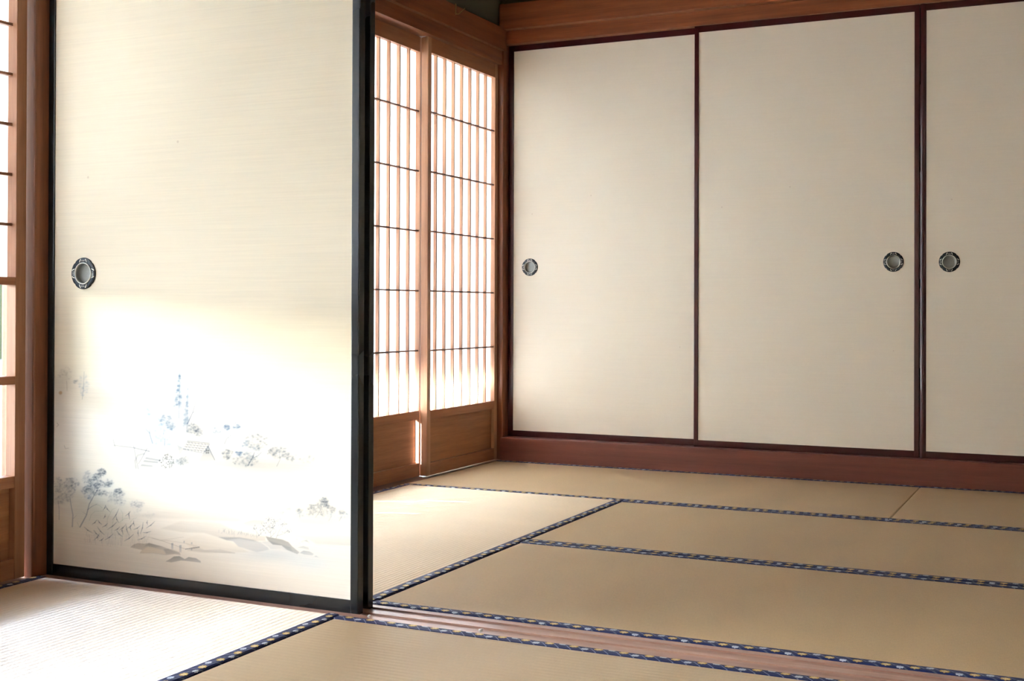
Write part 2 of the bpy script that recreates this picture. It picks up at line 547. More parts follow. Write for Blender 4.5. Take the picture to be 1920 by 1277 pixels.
# ------------------------------------------------------------------ paper lattice screens (shoji)
def shoji(label, ya, yb, xf, slots=None, n_vert=7, lift=0.0):
    """ya..yb along the wall, xf = front face; wainscot below, lattice above"""
    org = (xf - 0.015, (ya + yb) / 2, 0.0)
    t = thing('shoji_screen', label, 'paper screen', org, 'paper lattice screens of the back room')
    th, sw = 0.030, 0.027
    xb = xf - th
    z0, zt = 0.001 + lift, ZK - 0.002
    for (a, c) in ((ya, ya + sw), (yb - sw, yb)):
        MB().box(xb, xf, a, c, z0, zt).build('stile', M['shoji_z'], t, org, 0.0012)
    ia, ib = ya + sw, yb - sw
    for (a, c) in ((z0, 0.052), (0.224, 0.258), (1.672, zt)):
        MB().box(xb + 0.002, xf - 0.001, ia, ib, a, c).build('rail', M['shoji_y'], t, org, 0.001)
    # wainscot board(s)
    xk0, xk1 = xb + 0.009, xb + 0.015
    if not slots:
        MB().box(xk0, xk1, ia, ib, 0.050, 0.226).build('wainscot_board', M['koshi'], t, org)
    else:
        cuts = sorted(slots)
        y = ia
        for (s0, s1, za, zb) in cuts + [(ib, ib, 0, 0)]:
            MB().box(xk0, xk1, y, s0, 0.050, 0.226).build('wainscot_board', M['koshi'], t, org)
            if s1 > s0:
                if za > 0.05:
                    MB().box(xk0, xk1, s0, s1, 0.050, za).build('wainscot_board', M['koshi'], t, org)
                if zb < 0.226:
                    MB().box(xk0, xk1, s0, s1, zb, 0.226).build('wainscot_board', M['koshi'], t, org)
            y = s1
    # paper and lattice
    xp = xf - 0.0200
    MB().box(xp - 0.0004, xp, ia - 0.004, ib + 0.004, 0.256, 1.674).build('paper_sheet', M['paper'], t, org)
    step = 0.0742
    for k in range(n_vert):
        c = ib + 0.0 - step * (k + 1) + 0.003
        if c - 0.004 < ia:
            break
        MB().box(xp + 0.0002, xp + 0.0140, c - 0.0035, c + 0.0035, 0.257, 1.673).build('lattice_strip', M['shoji_z'], t, org)
    for k in range(5):
        z = 0.2585 + 0.2360 * (k + 1)
        MB().box(xp + 0.0002, xp + 0.0150, ia, ib, z - 0.003, z + 0.003).build('lattice_strip', M['strip_y'], t, org)
    return t


SWD = 0.627
P1 = (0.024 - SWD, 0.024)
P2 = (-0.578 - SWD, -0.578)
P3 = (-1.178 - SWD, -1.178)
P4 = (-1.780 - SWD, -1.780)
shoji('paper lattice screen next to the closet corner', *P1, -0.020, lift=0.0012)
shoji('paper lattice screen half hidden by the black-edged painted screen', *P2, -0.055,
      slots=[(P2[1] - 0.027 - 0.0065, P2[1] - 0.027, 0.055, 0.222)])
shoji('paper lattice screen behind the painted screen, third from the closet', *P3, -0.020,
      slots=[(-1.2635, -1.2600, 0.075, 0.145), (-1.2260, -1.2215, 0.145, 0.222), (-1.500, -1.4960, 0.145, 0.206)])
shoji('paper lattice screen behind the painted screen, nearest the post', *P4, -0.055)


def front_shoji(label, ya, yb, xf):
    org = (xf - 0.017, (ya + yb) / 2, 0.0)
    t = thing('glazed_shoji_screen', label, 'paper screen', org, 'paper screens with glass lower panes in the front room')
    th, sw = 0.034, 0.031
    xb = xf - th
    z0, zt = 0.001, ZK - 0.002
    for (a, c) in ((ya, ya + sw), (yb - sw, yb)):
        MB().box(xb, xf, a, c, z0, zt).build('stile', M['shoji_front'], t, org, 0.0012)
    ia, ib = ya + sw, yb - sw
    for (a, c) in ((z0, 0.050), (0.222, 0.250), (0.472, 0.492), (0.713, 0.732), (1.672, zt)):
        MB().box(xb + 0.002, xf - 0.001, ia, ib, a, c).build('rail', M['shoji_y'], t, org, 0.001)
    MB().box(xb + 0.009, xb + 0.015, ia, ib, 0.048, 0.224).build('wainscot_board', M['koshi'], t, org)
    xp = xf - 0.029
    for (a, c) in ((0.248, 0.474), (0.490, 0.715)):
        MB().box(xp - 0.0005, xp, ia - 0.003, ib + 0.003, a, c).build('glass_pane', M['glass'], t, org)
    MB().box(xp - 0.0004, xp, ia - 0.003, ib + 0.003, 0.730, 1.674).build('paper_sheet', M['paper'], t, org)
    for k in range(3):
        c = ia + (ib - ia) * (k + 1) / 4
        MB().box(xp + 0.0002, xp + 0.013, c - 0.0035, c + 0.0035, 0.731, 1.673).build('lattice_strip', M['shoji_z'], t, org)
    z = 0.860
    while z < 1.65:
        MB().box(xp + 0.0002, xp + 0.0145, ia, ib, z - 0.0035, z + 0.0035).build('lattice_strip', M['strip_y'], t, org)
        z += 0.1215
    return t


FW = 0.86
y = -2.612
names_ = ['paper screen with clear lower glass at the left edge, beside the post',
          'paper screen with clear lower glass, second from the post',
          'paper screen with clear lower glass, third from the post',
          'paper screen with clear lower glass, farthest from the post']
for i in range(4):
    front_shoji(names_[i], y - FW, y, -0.020 if i % 2 == 0 else -0.058)
    y -= FW - 0.031


# ------------------------------------------------------------------ finger pulls
def finger_pull(parent, org, cx, yf, cz, R=0.0385):
    """round lobed pull set into the face at y = yf (facing -Y); returns the rim"""
    bm = bmesh.new()
    N = 96
    def rad(a):
        return R * (1.0 - 0.045 * max(0.0, math.cos(4 * a + math.pi)) ** 24)
    r_in = R * 0.66
    prof = [(0.0, 1.0, 0.0005), (0.0, 1.0, 0.0016), (0.06, 0.94, 0.0028), (0.5, 0.5, 0.0034), (0.9, 0.1, 0.0026), (1.0, 0.0, 0.0010)]
    rings = []
    for (t0, _t1, d) in prof:
        ring = []
        for k in range(N):
            a = 2 * math.pi * k / N
            r = rad(a) * (1 - t0) + r_in * t0
            ring.append(bm.verts.new((cx + r * math.cos(a), yf - d, cz + r * math.sin(a))))
        rings.append(ring)
    for P_, Q_ in zip(rings, rings[1:]):
        for k in range(N):
            bm.faces.new((P_[k], P_[(k + 1) % N], Q_[(k + 1) % N], Q_[k]))
    mb = MB(); mb.bm.free(); mb.bm = bm
    rim = mb.build('finger_pull', M['bronze'], parent, org, smooth=True)
    rim['label'] = 'round dark metal finger pull with pierced rim'

    def lathe(name, pr, mat):
        bm = bmesh.new()
        rs = []
        for (r, d) in pr:
            if r < 1e-6:
                rs.append([bm.verts.new((cx, yf - d, cz))])
            else:
                rs.append([bm.verts.new((cx + r * math.cos(2 * math.pi * k / 64), yf - d, cz + r * math.sin(2 * math.pi * k / 64))) for k in range(64)])
        for P_, Q_ in zip(rs, rs[1:]):
            for k in range(64):
                if len(Q_) == 1:
                    bm.faces.new((P_[k], P_[(k + 1) % 64], Q_[0]))
                else:
                    bm.faces.new((P_[k], P_[(k + 1) % 64], Q_[(k + 1) % 64], Q_[k]))
        mb = MB(); mb.bm.free(); mb.bm = bm
        return mb.build(name, mat, rim, org, smooth=True)
    ri = R * 0.66
    lathe('inner_ring', [(ri * 1.06, 0.0022), (ri * 1.05, 0.0044), (ri * 1.0, 0.0050), (ri * 0.95, 0.0042), (ri * 0.94, 0.0010)], M['ring'])
    lathe('cup', [(ri * 0.96, 0.0030), (ri * 0.95, -0.0010), (ri * 0.94, -0.0080), (ri * 0.90, -0.0098), (ri * 0.6, -0.0104), (0.0, -0.0106)], M['cup'])
    # pierced petals: four groups of two long and three short leaves
    def leaf(a, r0, r1, wd, skew):
        bm = bmesh.new()
        pts = []
        for s in range(12):
            q = 2 * math.pi * s / 12
            u = 0.5 - 0.5 * math.cos(q)
            rr = r0 + (r1 - r0) * u
            ww = wd * math.sin(q) * (0.4 + 0.6 * u) + skew * (u - 0.5)
            pts.append((rr, ww))
        A_, B_ = [], []
        for (rr, ww) in pts:
            ca, sa = math.cos(a), math.sin(a)
            px, pz = rr * ca - ww * sa, rr * sa + ww * ca
            A_.append(bm.verts.new((cx + px, yf - 0.0016, cz + pz)))
            B_.append(bm.verts.new((cx + px, yf - 0.00385, cz + pz)))
        bm.faces.new(B_)
        for k in range(12):
            bm.faces.new((A_[k], A_[(k + 1) % 12], B_[(k + 1) % 12], B_[k]))
        mb = MB(); mb.bm.free(); mb.bm = bm
        mb.build('petal_inlay', M['inlay'], rim, org)
    for gq in range(4):
        a0 = gq * math.pi / 2
        for sg in (-1, 1):
            leaf(a0 + sg * 0.30, R * 0.74, R * 0.935, R * 0.055, -sg * R * 0.17)
        for da in (-0.12, 0.0, 0.12):
            leaf(a0 + da, R * 0.755, R * 0.86, R * 0.022, 0.0)
    return rim


def holed_sheet(x0, x1, z0, z1, y, holes, thick=0.0):
    bm = bmesh.new()
    es = []
    def loop(pts):
        v = [bm.verts.new(p) for p in pts]
        for i in range(len(v)):
            es.append(bm.edges.new((v[i], v[(i + 1) % len(v)])))
    loop([(x0, y, z0), (x1, y, z0), (x1, y, z1), (x0, y, z1)])
    for (cx, cz, r) in holes:
        loop([(cx + r * math.cos(2 * math.pi * k / 40), y, cz + r * math.sin(2 * math.pi * k / 40)) for k in range(40)])
    bmesh.ops.triangle_fill(bm, use_beauty=True, use_dissolve=False, edges=es, normal=(0, -1, 0))
    for f in bm.faces:
        if f.normal.y > 0:
            f.normal_flip()
    mb = MB(); mb.bm.free(); mb.bm = bm
    return mb


# ------------------------------------------------------------------ sliding paper doors (fusuma)
def stile_profile(xa, xb_, y0, y1, round_front):
    if not round_front:
        return None
    n = 8
    pts = [(xa, y1)]
    for k in range(n + 1):
        t = k / n
        pts.append((xa + (xb_ - xa) * t, y0 + 0.004 - 0.007 * math.sin(math.pi * t)))
    pts.append((xb_, y1))
    return pts


def fusuma(label, x0, x1, yf, zb, zt, sw, rh, frame, paper, pull=None, group=None, face_depth=0.004, thick=0.022, left_round=False):
    org = ((x0 + x1) / 2, yf + thick / 2, zb)
    t = thing('sliding_screen', label, 'sliding screen', org, group)
    for i, (a, c) in enumerate(((x0, x0 + sw), (x1 - sw, x1))):
        if i == 0 and left_round:
            MB().prism(stile_profile(a, c, yf, yf + thick, True), zb, zt, 'Z').build('stile', frame, t, org)
        else:
            MB().box(a, c, yf, yf + thick, zb, zt).build('stile', frame, t, org, 0.0022)
    for (a, c) in ((zb, zb + rh), (zt - rh, zt)):
        MB().box(x0 + sw - 0.001, x1 - sw + 0.001, yf + 0.001, yf + thick - 0.001, a, c).build('rail', frame, t, org, 0.0015)
    xi0, xi1 = x0 + sw - 0.001, x1 - sw + 0.001
    holes = [(pull[0], pull[1], 0.0265)] if pull else []
    holed_sheet(xi0, xi1, zb + rh - 0.001, zt - rh + 0.001, yf + face_depth, holes).build('paper_face', paper, t, org, recalc=False)
    MB().box(xi0, xi1, yf + thick - 0.0045, yf + thick - 0.004, zb + rh - 0.001, zt - rh + 0.001).build('back_paper', paper, t, org)
    if pull:
        finger_pull(t, org, pull[0], yf + face_depth, pull[1], 0.0380)
    return t


YCF, YCR = 0.045, 0.071
GC = 'beige closet doors with maroon frames'
fusuma('beige sliding closet screen in the corner beside the paper lattice screens', 0.010, 0.888, YCR, ZC0 + 0.0005, ZC1 - 0.0005, 0.024, 0.026, M['maroon'], M['beige'], (0.1136, 0.8436), GC)
fusuma('beige sliding closet screen in the middle, finger pull at its right edge', 0.865, 1.7475, YCF, ZC0 + 0.0005, ZC1 - 0.0005, 0.0185, 0.026, M['maroon'], M['beige'], (1.6529, 0.8447), GC)
fusuma('beige sliding closet screen cut by the right picture edge', 1.7485, 2.630, YCF, ZC0 + 0.0005, ZC1 - 0.0005, 0.0240, 0.026, M['maroon'], M['beige'], (1.8556, 0.8420), GC, left_round=True)
fusuma('beige sliding closet screen farthest right in the closet front', 2.607, 3.485, YCR, ZC0 + 0.0005, ZC1 - 0.0005, 0.0185, 0.026, M['maroon'], M['beige'], (3.385, 0.8436), GC)
fusuma('black-framed sliding screen tucked behind the painted one, only its edge showing', -0.002, 0.9005, -2.5135, -0.0040, ZK + 0.012, 0.020, 0.030, M['black'], M['beige'], None)

# ------------------------------------------------------------------ the painted sliding door
PX0, PX1, PYF, PZB, PZT = 0.001, 0.9055, -2.5630, -0.0040, ZK + 0.012
PSW, PRH, PTH = 0.0195, 0.031, 0.022
porg = ((PX0 + PX1) / 2, PYF + PTH / 2, 0.0)
pd = thing('painted_sliding_screen', 'large cream sliding screen with black frame and ink landscape', 'sliding screen', porg)
for (a, c) in ((PX0, PX0 + PSW), (PX1 - PSW, PX1)):
    MB().box(a, c, PYF, PYF + PTH, PZB, PZT).build('stile', M['black'], pd, porg, 0.002)
for (a, c) in ((PZB, PZB + PRH), (PZT - PRH, PZT)):
    MB().box(PX0 + PSW - 0.001, PX1 - PSW + 0.001, PYF + 0.001, PYF + PTH - 0.001, a, c).build('rail', M['black'], pd, porg, 0.0015)
pxi0, pxi1 = PX0 + PSW - 0.001, PX1 - PSW + 0.001
ZSPLIT = 0.60
PFY = PYF + 0.004
PULLX, PULLZ = 0.1155, 0.7420
up = holed_sheet(pxi0, pxi1, ZSPLIT, PZT - PRH + 0.001, PFY, [(PULLX, PULLZ, 0.0265)]).build('paper_face', M['cream'], pd, porg, recalc=False)
ca = up.data.color_attributes.new('ink', 'FLOAT_COLOR', 'POINT')
ca.data.foreach_set('color', np.ones(len(up.data.vertices) * 4, dtype=np.float32))
MB().box(pxi0, pxi1, PYF + PTH - 0.0045, PYF + PTH - 0.004, PZB + PRH - 0.001, PZT - PRH + 0.001).build('back_paper', M['beige'], pd, porg)
finger_pull(pd, porg, PULLX, PFY, PULLZ, 0.0385)

# ---- ink painting: pigment amounts and painted cool light on a fine grid over the lower part of the paper
GNX, GNZ = 640, 430
gx = np.linspace(pxi0, pxi1, GNX)
gz = np.linspace(PZB + PRH - 0.001, ZSPLIT, GNZ)
GX, GZ = np.meshgrid(gx, gz)
# drawing units: the sketch was laid out on a slightly skewed sheet
HM = np.array([[551.3841, 4.10879, 84.9241], [-79.63447, -758.12209, 1076.65904], [-0.14086394, 0.00175291, 1.0]])
qd = HM[2, 0] * GX + HM[2, 1] * GZ + 1.0
U = (HM[0, 0] * GX + HM[0, 1] * GZ + HM[0, 2]) / qd
V = (HM[1, 0] * GX + HM[1, 1] * GZ + HM[1, 2]) / qd
INK = np.ones((GNZ, GNX, 3))
# cool bluish light tinted into the colour of the lower paper
tw = np.clip((V - 640) / 170.0, 0, 1)
tw = (tw * tw * (3 - 2 * tw))[..., None]
INK *= 1 + tw * (np.array([0.99, 1.03, 1.17]) - 1)
GREY = (0.34, 0.40, 0.50)
BLUE = (0.46, 0.58, 0.74)
PALE = (0.60, 0.76, 0.94)
UMB = (0.44, 0.40, 0.37)
SAND = (0.80, 0.74, 0.66)
GREEN = (0.62, 0.72, 0.66)
DARK = (0.17, 0.18, 0.20)
HMI = np.linalg.inv(HM)


def win(u0, u1, v0, v1):
    pts = []
    for (a, c) in ((u0, v0), (u1, v0), (u0, v1), (u1, v1)):
        q = HMI @ np.array([a, c, 1.0])
        pts.append((q[0] / q[2], q[1] / q[2]))
    xs = [p[0] for p in pts]; zs = [p[1] for p in pts]
    i0 = int(np.clip(np.searchsorted(gx, min(xs)) - 1, 0, GNX)); i1 = int(np.clip(np.searchsorted(gx, max(xs)) + 1, 0, GNX))
    j0 = int(np.clip(np.searchsorted(gz, min(zs)) - 1, 0, GNZ)); j1 = int(np.clip(np.searchsorted(gz, max(zs)) + 1, 0, GNZ))
    return slice(j0, j1), slice(i0, i1)


def lay(sl, a, col):
    if a.size:
        INK[sl] *= 1 - np.clip(a * np.interp(V[sl], [860, 960], [2.1, 1.15]), 0, 0.92)[..., None] * (1 - np.array(col))


def blob(u, v, ru, rv, col, a, power=1.0):
    sl = win(u - 2.4 * ru, u + 2.4 * ru, v - 2.4 * rv, v + 2.4 * rv)
    d = ((U[sl] - u) / ru) ** 2 + ((V[sl] - v) / rv) ** 2
    lay(sl, a * np.exp(-d ** power), col)


def dab(u, v, r, col, a, asp=1.0):
    sl = win(u - 3 * r * max(1, asp), u + 3 * r * max(1, asp), v - 3 * r, v + 3 * r)
    d = np.sqrt(((U[sl] - u) / asp) ** 2 + (V[sl] - v) ** 2)
    lay(sl, a * np.clip(1.2 - d / r + 0.3, 0, 1), col)


def stroke(pts, w0, w1, col, a):
    pts = [np.array(p, float) for p in pts]
    us = [p[0] for p in pts]; vv = [p[1] for p in pts]
    mw = max(w0, w1) + 1.5
    sl = win(min(us) - mw, max(us) + mw, min(vv) - mw, max(vv) + mw)
    if U[sl].size == 0:
        return
    best = np.zeros_like(U[sl])
    n = len(pts) - 1
    for i in range(n):
        p, q = pts[i], pts[i + 1]
        d = q - p; L2 = max(d @ d, 1e-6)
        t = np.clip(((U[sl] - p[0]) * d[0] + (V[sl] - p[1]) * d[1]) / L2, 0, 1)
        ds = np.hypot(U[sl] - p[0] - t * d[0], V[sl] - p[1] - t * d[1])
        wd = w0 + (w1 - w0) * (i + t) / n
        best = np.maximum(best, np.clip((wd * 0.5 + 0.55 - ds) / 0.9, 0, 1))
    lay(sl, a * best, col)


def blade(p, q, wd, col, a):
    """reed leaf: thick in the middle, pointed at both ends"""
    p, q = np.array(p, float), np.array(q, float)
    d = q - p
    nrm = np.array([-d[1], d[0]]) / max(np.hypot(*d), 1e-6)
    m = (p + q) / 2 + nrm * 1.2
    stroke([p, m], 0.3, wd, col, a)
    stroke([m, q], wd, 0.3, col, a)


def poly(pts, col, a0, a1=None, soft=1.0):
    """filled wash; pigment a0 at the top edge fading to a1 at the bottom"""
    P_ = np.array(pts, float)
    a1 = a0 if a1 is None else a1
    u0, v0 = P_.min(0); u1, v1 = P_.max(0)
    sl = win(u0 - 2, u1 + 2, v0 - 2, v1 + 2)
    uu, vv = U[sl], V[sl]
    if uu.size == 0:
        return
    ins = np.zeros(uu.shape, bool)
    dist = np.full(uu.shape, 1e9)
    n = len(P_)
    for i in range(n):
        a, c = P_[i], P_[(i + 1) % n]
        cond = ((a[1] > vv) != (c[1] > vv))
        with np.errstate(divide='ignore', invalid='ignore'):
            xi = (c[0] - a[0]) * (vv - a[1]) / (c[1] - a[1] + 1e-12) + a[0]
        ins ^= cond & (uu < xi)
        d = c - a; L2 = max(d @ d, 1e-6)
        t = np.clip(((uu - a[0]) * d[0] + (vv - a[1]) * d[1]) / L2, 0, 1)
        dist = np.minimum(dist, np.hypot(uu - a[0] - t * d[0], vv - a[1] - t * d[1]))
    cov = np.clip(0.5 + np.where(ins, dist, -dist) / soft, 0, 1)
    al = a0 + (a1 - a0) * np.clip((vv - v0) / max(v1 - v0, 1e-6), 0, 1)
    lay(sl, cov * al, col)


def foliage(u, v, ru, rv, col, a, n, r=1.6):
    blob(u, v, ru * 0.95, rv * 0.95, col, a * 0.42, 1.3)
    for _ in range(int(n * 1.5)):
        q = RNG.uniform(0, 2 * math.pi); rr = math.sqrt(RNG.uniform(0, 1))
        cu, cv = u + ru * rr * math.cos(q), v + rv * rr * math.sin(q)
        for _k in range(3):
            dab(cu + RNG.normal(0, 1.4), cv + RNG.normal(0, 0.9), RNG.uniform(0.6, 1.15) * r, col, a * RNG.uniform(0.15, 0.42), 1.25)


def c3(x, y_): return (95 + x / 5.803, 870 + y_ / 5.803)
def c4(x, y_): return (380 + x / 6.082, 900 + y_ / 6.082)
def c1(x, y_): return (100 + x / 5.803, 680 + y_ / 5.803)
def c2(x, y_): return (360 + x / 5.803, 680 + y_ / 5.803)


# broad washes: sand banks, mist and ageing stains
blob(380, 1040, 330, 30, SAND, 0.08)
blob(560, 1095, 140, 24, SAND, 0.10)
blob(420, 960, 300, 28, SAND, 0.16)
blob(180, 950, 70, 42, (0.66, 0.86, 0.90), 0.34)
blob(110, 1040, 14, 60, UMB, 0.16)
blob(108, 760, 14, 60, UMB, 0.16)
blob(500, 895, 190, 22, PALE, 0.24)
blob(330, 900, 150, 22, PALE, 0.22)
blob(120, 720, 22, 26, UMB, 0.16)
dab(*c1(58, 330), 3.0, (0.72, 0.52, 0.34), 0.55)
stroke([c1(20, 660), c1(38, 680), c1(15, 700)], 0.8, 0.5, UMB, 0.4)
stroke([c1(98, 905), c1(112, 938), c1(150, 932)], 0.8, 0.5, UMB, 0.3)
# faint far trees, upper left
stroke([c1(315, 100), c1(310, 250), c1(295, 400)], 0.7, 1.2, GREY, 0.20)
stroke([c1(125, 200), c1(130, 310)], 0.8, 0.6, UMB, 0.25)
foliage(*c1(310, 240), 9, 22, BLUE, 0.16, 26)
foliage(*c1(215, 205), 4, 3, GREY, 0.22, 5)
foliage(*c1(110, 120), 14, 12, UMB, 0.14, 16)
# tall cypresses
for (cu, v0, v1, h0, h1, a) in ((334, 697, 764, 2.0, 9.0, 0.62), (349, 718, 800, 1.5, 6.0, 0.42)):
    for k in range(130):
        t = RNG.uniform(0, 1) ** 0.8
        hw = h0 + (h1 - h0) * t
        cv = v0 + (v1 - v0) * t
        cu2 = cu - 3.0 * t + RNG.uniform(-hw, hw * 0.7)
        dab(cu2, cv, RNG.uniform(1.0, 2.2), BLUE, a * RNG.uniform(0.15, 0.4), 1.3)
    stroke([(cu, v0 + 12), (cu - 2, v1 + 20)], 0.6, 1.6, BLUE, a * 0.5)
blob(340, 785, 14, 26, BLUE, 0.25)
poly([(334, 696), (338, 712), (341, 740), (340, 765), (322, 768), (322, 745), (327, 722)], BLUE, 0.30, 0.16, 3.0)
poly([(349, 717), (352, 735), (354, 765), (353, 800), (343, 800), (344, 765), (346, 735)], BLUE, 0.18, 0.10, 3.0)
blob(300, 815, 34, 34, PALE, 0.16)
blob(362, 862, 60, 12, GREY, 0.07)
# bare branches
stroke([c1(1440, 670), c1(1500, 540), c1(1530, 435)], 1.6, 0.5, GREY, 0.5)
stroke([c1(1500, 545), c1(1560, 515), c1(1600, 488)], 0.9, 0.4, GREY, 0.4)
stroke([c1(1480, 660), c1(1540, 610), c1(1600, 595)], 0.8, 0.4, GREY, 0.3)
# round pale trees behind the hut
for (x_, y_, r1, r2, a, n) in ((1200, 620, 14, 9, 0.26, 26), (1080, 640, 20, 14, 0.16, 30), (1010, 540, 9, 8, 0.2, 12), (1130, 400, 12, 9, 0.13, 14),
                              (1260, 690, 10, 8, 0.3, 16), (1180, 760, 22, 16, 0.18, 34), (1140, 860, 14, 12, 0.16, 20), (1300, 880, 14, 20, 0.2, 24), (860, 740, 22, 16, 0.10, 24)):
    foliage(*c1(x_, y_), r1, r2, PALE if a < 0.25 else BLUE, a * 1.4, n)
stroke([c1(985, 725), c1(1025, 765), c1(1060, 880)], 0.8, 2.2, BLUE, 0.5)
stroke([c1(1025, 720), c1(1030, 770)], 0.6, 1.2, BLUE, 0.45)
stroke([c1(1190, 700), c1(1180, 780)], 0.5, 1.2, BLUE, 0.35)
stroke([c1(1195, 830), c1(1190, 910)], 0.6, 1.6, BLUE, 0.4)
stroke([c1(990, 450), c1(985, 540)], 0.5, 0.8, BLUE, 0.25)
stroke([c1(1050, 560), c1(1090, 480), c1(1150, 440)], 0.5, 0.5, BLUE, 0.22)
foliage(*c1(1500, 720), 14, 9, GREY, 0.34, 30)
foliage(*c1(1560, 760), 8, 7, GREY, 0.34, 16)
# hut: shaded back, thatched roof with laid boards, gable with a window
poly([c1(1330, 900), c1(1400, 930), c1(1370, 990), c1(1350, 1000)], GREY, 0.26, 0.12, 2.5)
poly([c1(1405, 920), c1(1440, 855), c1(1680, 875), c1(1610, 985)], UMB, 0.10, 0.05)
poly([c1(1390, 935), c1(1610, 985), c1(1555, 1090), c1(1345, 1010)], GREY, 0.05, 0.0)
stroke([c1(1440, 855), c1(1560, 865), c1(1680, 880)], 1.0, 1.0, GREY, 0.5)
for r_ in range(4):
    for k in range(7):
        x_ = 1440 + 36 * k - r_ * 14
        y_ = 868 + 4 * k + r_ * 24
        if x_ < 1670 - r_ * 12:
            stroke([c1(x_, y_), c1(x_ + 22, y_ + 3)], 1.4, 1.4, GREY, 0.42)
            stroke([c1(x_ + 22, y_ + 3), c1(x_ + 16, y_ + 18)], 0.7, 0.7, GREY, 0.35)
stroke([c1(1395, 945), c1(1500, 965), c1(1600, 985)], 0.9, 0.9, GREY, 0.45)
poly([c1(1665, 915), c1(1605, 1000), c1(1560, 1080), c1(1738, 1065), c1(1700, 985)], GREY, 0.42, 0.05, 1.5)
stroke([c1(1665, 910), c1(1738, 1062)], 1.8, 1.0, GREY, 0.55)
stroke([c1(1665, 910), c1(1610, 990)], 0.9, 0.8, GREY, 0.45)
for (dx, dy) in ((0, 0), (20, 0), (0, 24), (20, 24)):
    dab(*c1(1648 + dx, 960 + dy), 1.4, DARK, 0.45)
# water wheel shed and poles
stroke([c1(630, 838), c1(652, 918)], 0.8, 0.9, GREY, 0.4)
stroke([c1(640, 902), c1(850, 928), c1(1025, 968)], 0.7, 1.7, GREY, 0.45)
stroke([c1(855, 910), c1(880, 1040), c1(905, 1160)], 1.0, 1.1, GREY, 0.42)
stroke([c1(1000, 940), c1(940, 1050), c1(905, 1105)], 1.2, 0.9, GREY, 0.42)
stroke([c1(885, 890), c1(870, 935)], 0.6, 0.6, GREY, 0.3)
stroke([c1(965, 995), c1(900, 1010), c1(870, 1070), c1(880, 1150)], 3.4, 3.0, GREY, 0.26)
for (a, c_) in (((990, 1030), (1150, 1080)), ((970, 1062), (1120, 1100)), ((940, 1108), (1060, 1140))):
    poly([c1(*a), c1(c_[0], c_[1] - 20), c1(*c_), c1(a[0] - 15, a[1] + 22)], GREY, 0.38, 0.25, 1.2)
for _ in range(46):
    q = RNG.uniform(0, 6.28); rr = math.sqrt(RNG.uniform(0, 1))
    dab(*c1(1215 + 80 * rr * math.cos(q), 1075 + 80 * rr * math.sin(q)), 0.9, DARK, 0.38, 1.5)
foliage(*c1(1390, 1075), 13, 8, GREY, 0.30, 30, 1.2)
blob(*c1(1250, 1080), 30, 14, PALE, 0.22)
# trees to the right of the hut
for (x_, y_, r1, r2, a, n, col) in ((250, 740, 9, 7, 0.20, 14, BLUE), (360, 700, 6, 6, 0.46, 12, BLUE), (465, 695, 7, 7, 0.36, 12, BLUE), (380, 770, 22, 12, 0.14, 20, PALE),
                                    (680, 860, 22, 16, 0.22, 46, GREY), (570, 890, 8, 8, 0.26, 12, BLUE), (640, 980, 20, 14, 0.20, 34, BLUE), (490, 990, 6, 5, 0.48, 10, BLUE),
                                    (370, 1000, 11, 9, 0.30, 22, GREY), (560, 1060, 26, 12, 0.24, 34, GREY), (930, 980, 20, 12, 0.24, 40, GREY), (860, 970, 10, 8, 0.20, 14, GREY),
                                    (1060, 1025, 10, 8, 0.20, 16, GREY), (1240, 1050, 16, 8, 0.12, 16, GREY), (270, 560, 9, 12, 0.10, 10, BLUE)):
    foliage(*c2(x_, y_), r1, r2, col, a * 1.3, n)
stroke([c2(335, 885), c2(360, 830), c2(410, 790)], 1.4, 0.5, GREY, 0.36)
stroke([c2(280, 870), c2(265, 800)], 0.9, 0.5, GREY, 0.26)
stroke([c2(590, 1125), c2(650, 1020), c2(660, 980)], 1.8, 0.7, GREY, 0.5)
stroke([c2(645, 1045), c2(700, 1015), c2(745, 975)], 1.1, 0.4, GREY, 0.42)
stroke([c2(905, 1130), c2(940, 1060), c2(935, 970)], 1.2, 0.5, GREY, 0.30)
stroke([c2(195, 690), c2(230, 600), c2(240, 480)], 0.9, 0.4, BLUE, 0.2)
blob(470, 872, 85, 12, GREY, 0.16)
blob(540, 876, 90, 14, SAND, 0.18)
# left foreground trees
for (x_, y_, r1, r2, a, n, col) in ((530, 95, 8, 7, 0.55, 26, GREY), (480, 150, 9, 8, 0.5, 24, GREY), (610, 215, 9, 7, 0.55, 22, GREY), (430, 215, 11, 8, 0.5, 24, GREY), (520, 230, 12, 7, 0.5, 26, GREY),
                                    (380, 290, 13, 8, 0.5, 28, GREY), (470, 300, 12, 8, 0.45, 24, GREY), (560, 320, 9, 6, 0.4, 16, GREY), (375, 120, 7, 8, 0.26, 14, GREY), (370, 180, 7, 6, 0.3, 10, GREY),
                                    (200, 210, 15, 10, 0.36, 36, GREY), (170, 300, 14, 12, 0.34, 30, GREY), (150, 390, 13, 8, 0.26, 20, GREY), (60, 230, 8, 14, 0.34, 22, GREY), (60, 380, 9, 18, 0.30, 26, GREY),
                                    (720, 300, 9, 5, 0.55, 18, GREY), (700, 340, 14, 8, 0.42, 26, GREY), (740, 420, 10, 7, 0.30, 16, GREY), (650, 390, 9, 7, 0.28, 12, GREY), (925, 440, 13, 7, 0.34, 24, GREY),
                                    (920, 500, 10, 10, 0.16, 12, GREY), (1060, 570, 12, 7, 0.14, 10, GREY), (390, 360, 8, 6, 0.4, 12, BLUE)):
    foliage(*c3(x_, y_), r1, r2, col, a, n, 1.3)
stroke([c3(300, 690), c3(370, 560), c3(400, 440), c3(450, 350), c3(510, 250)], 2.4, 0.8, GREY, 0.6)
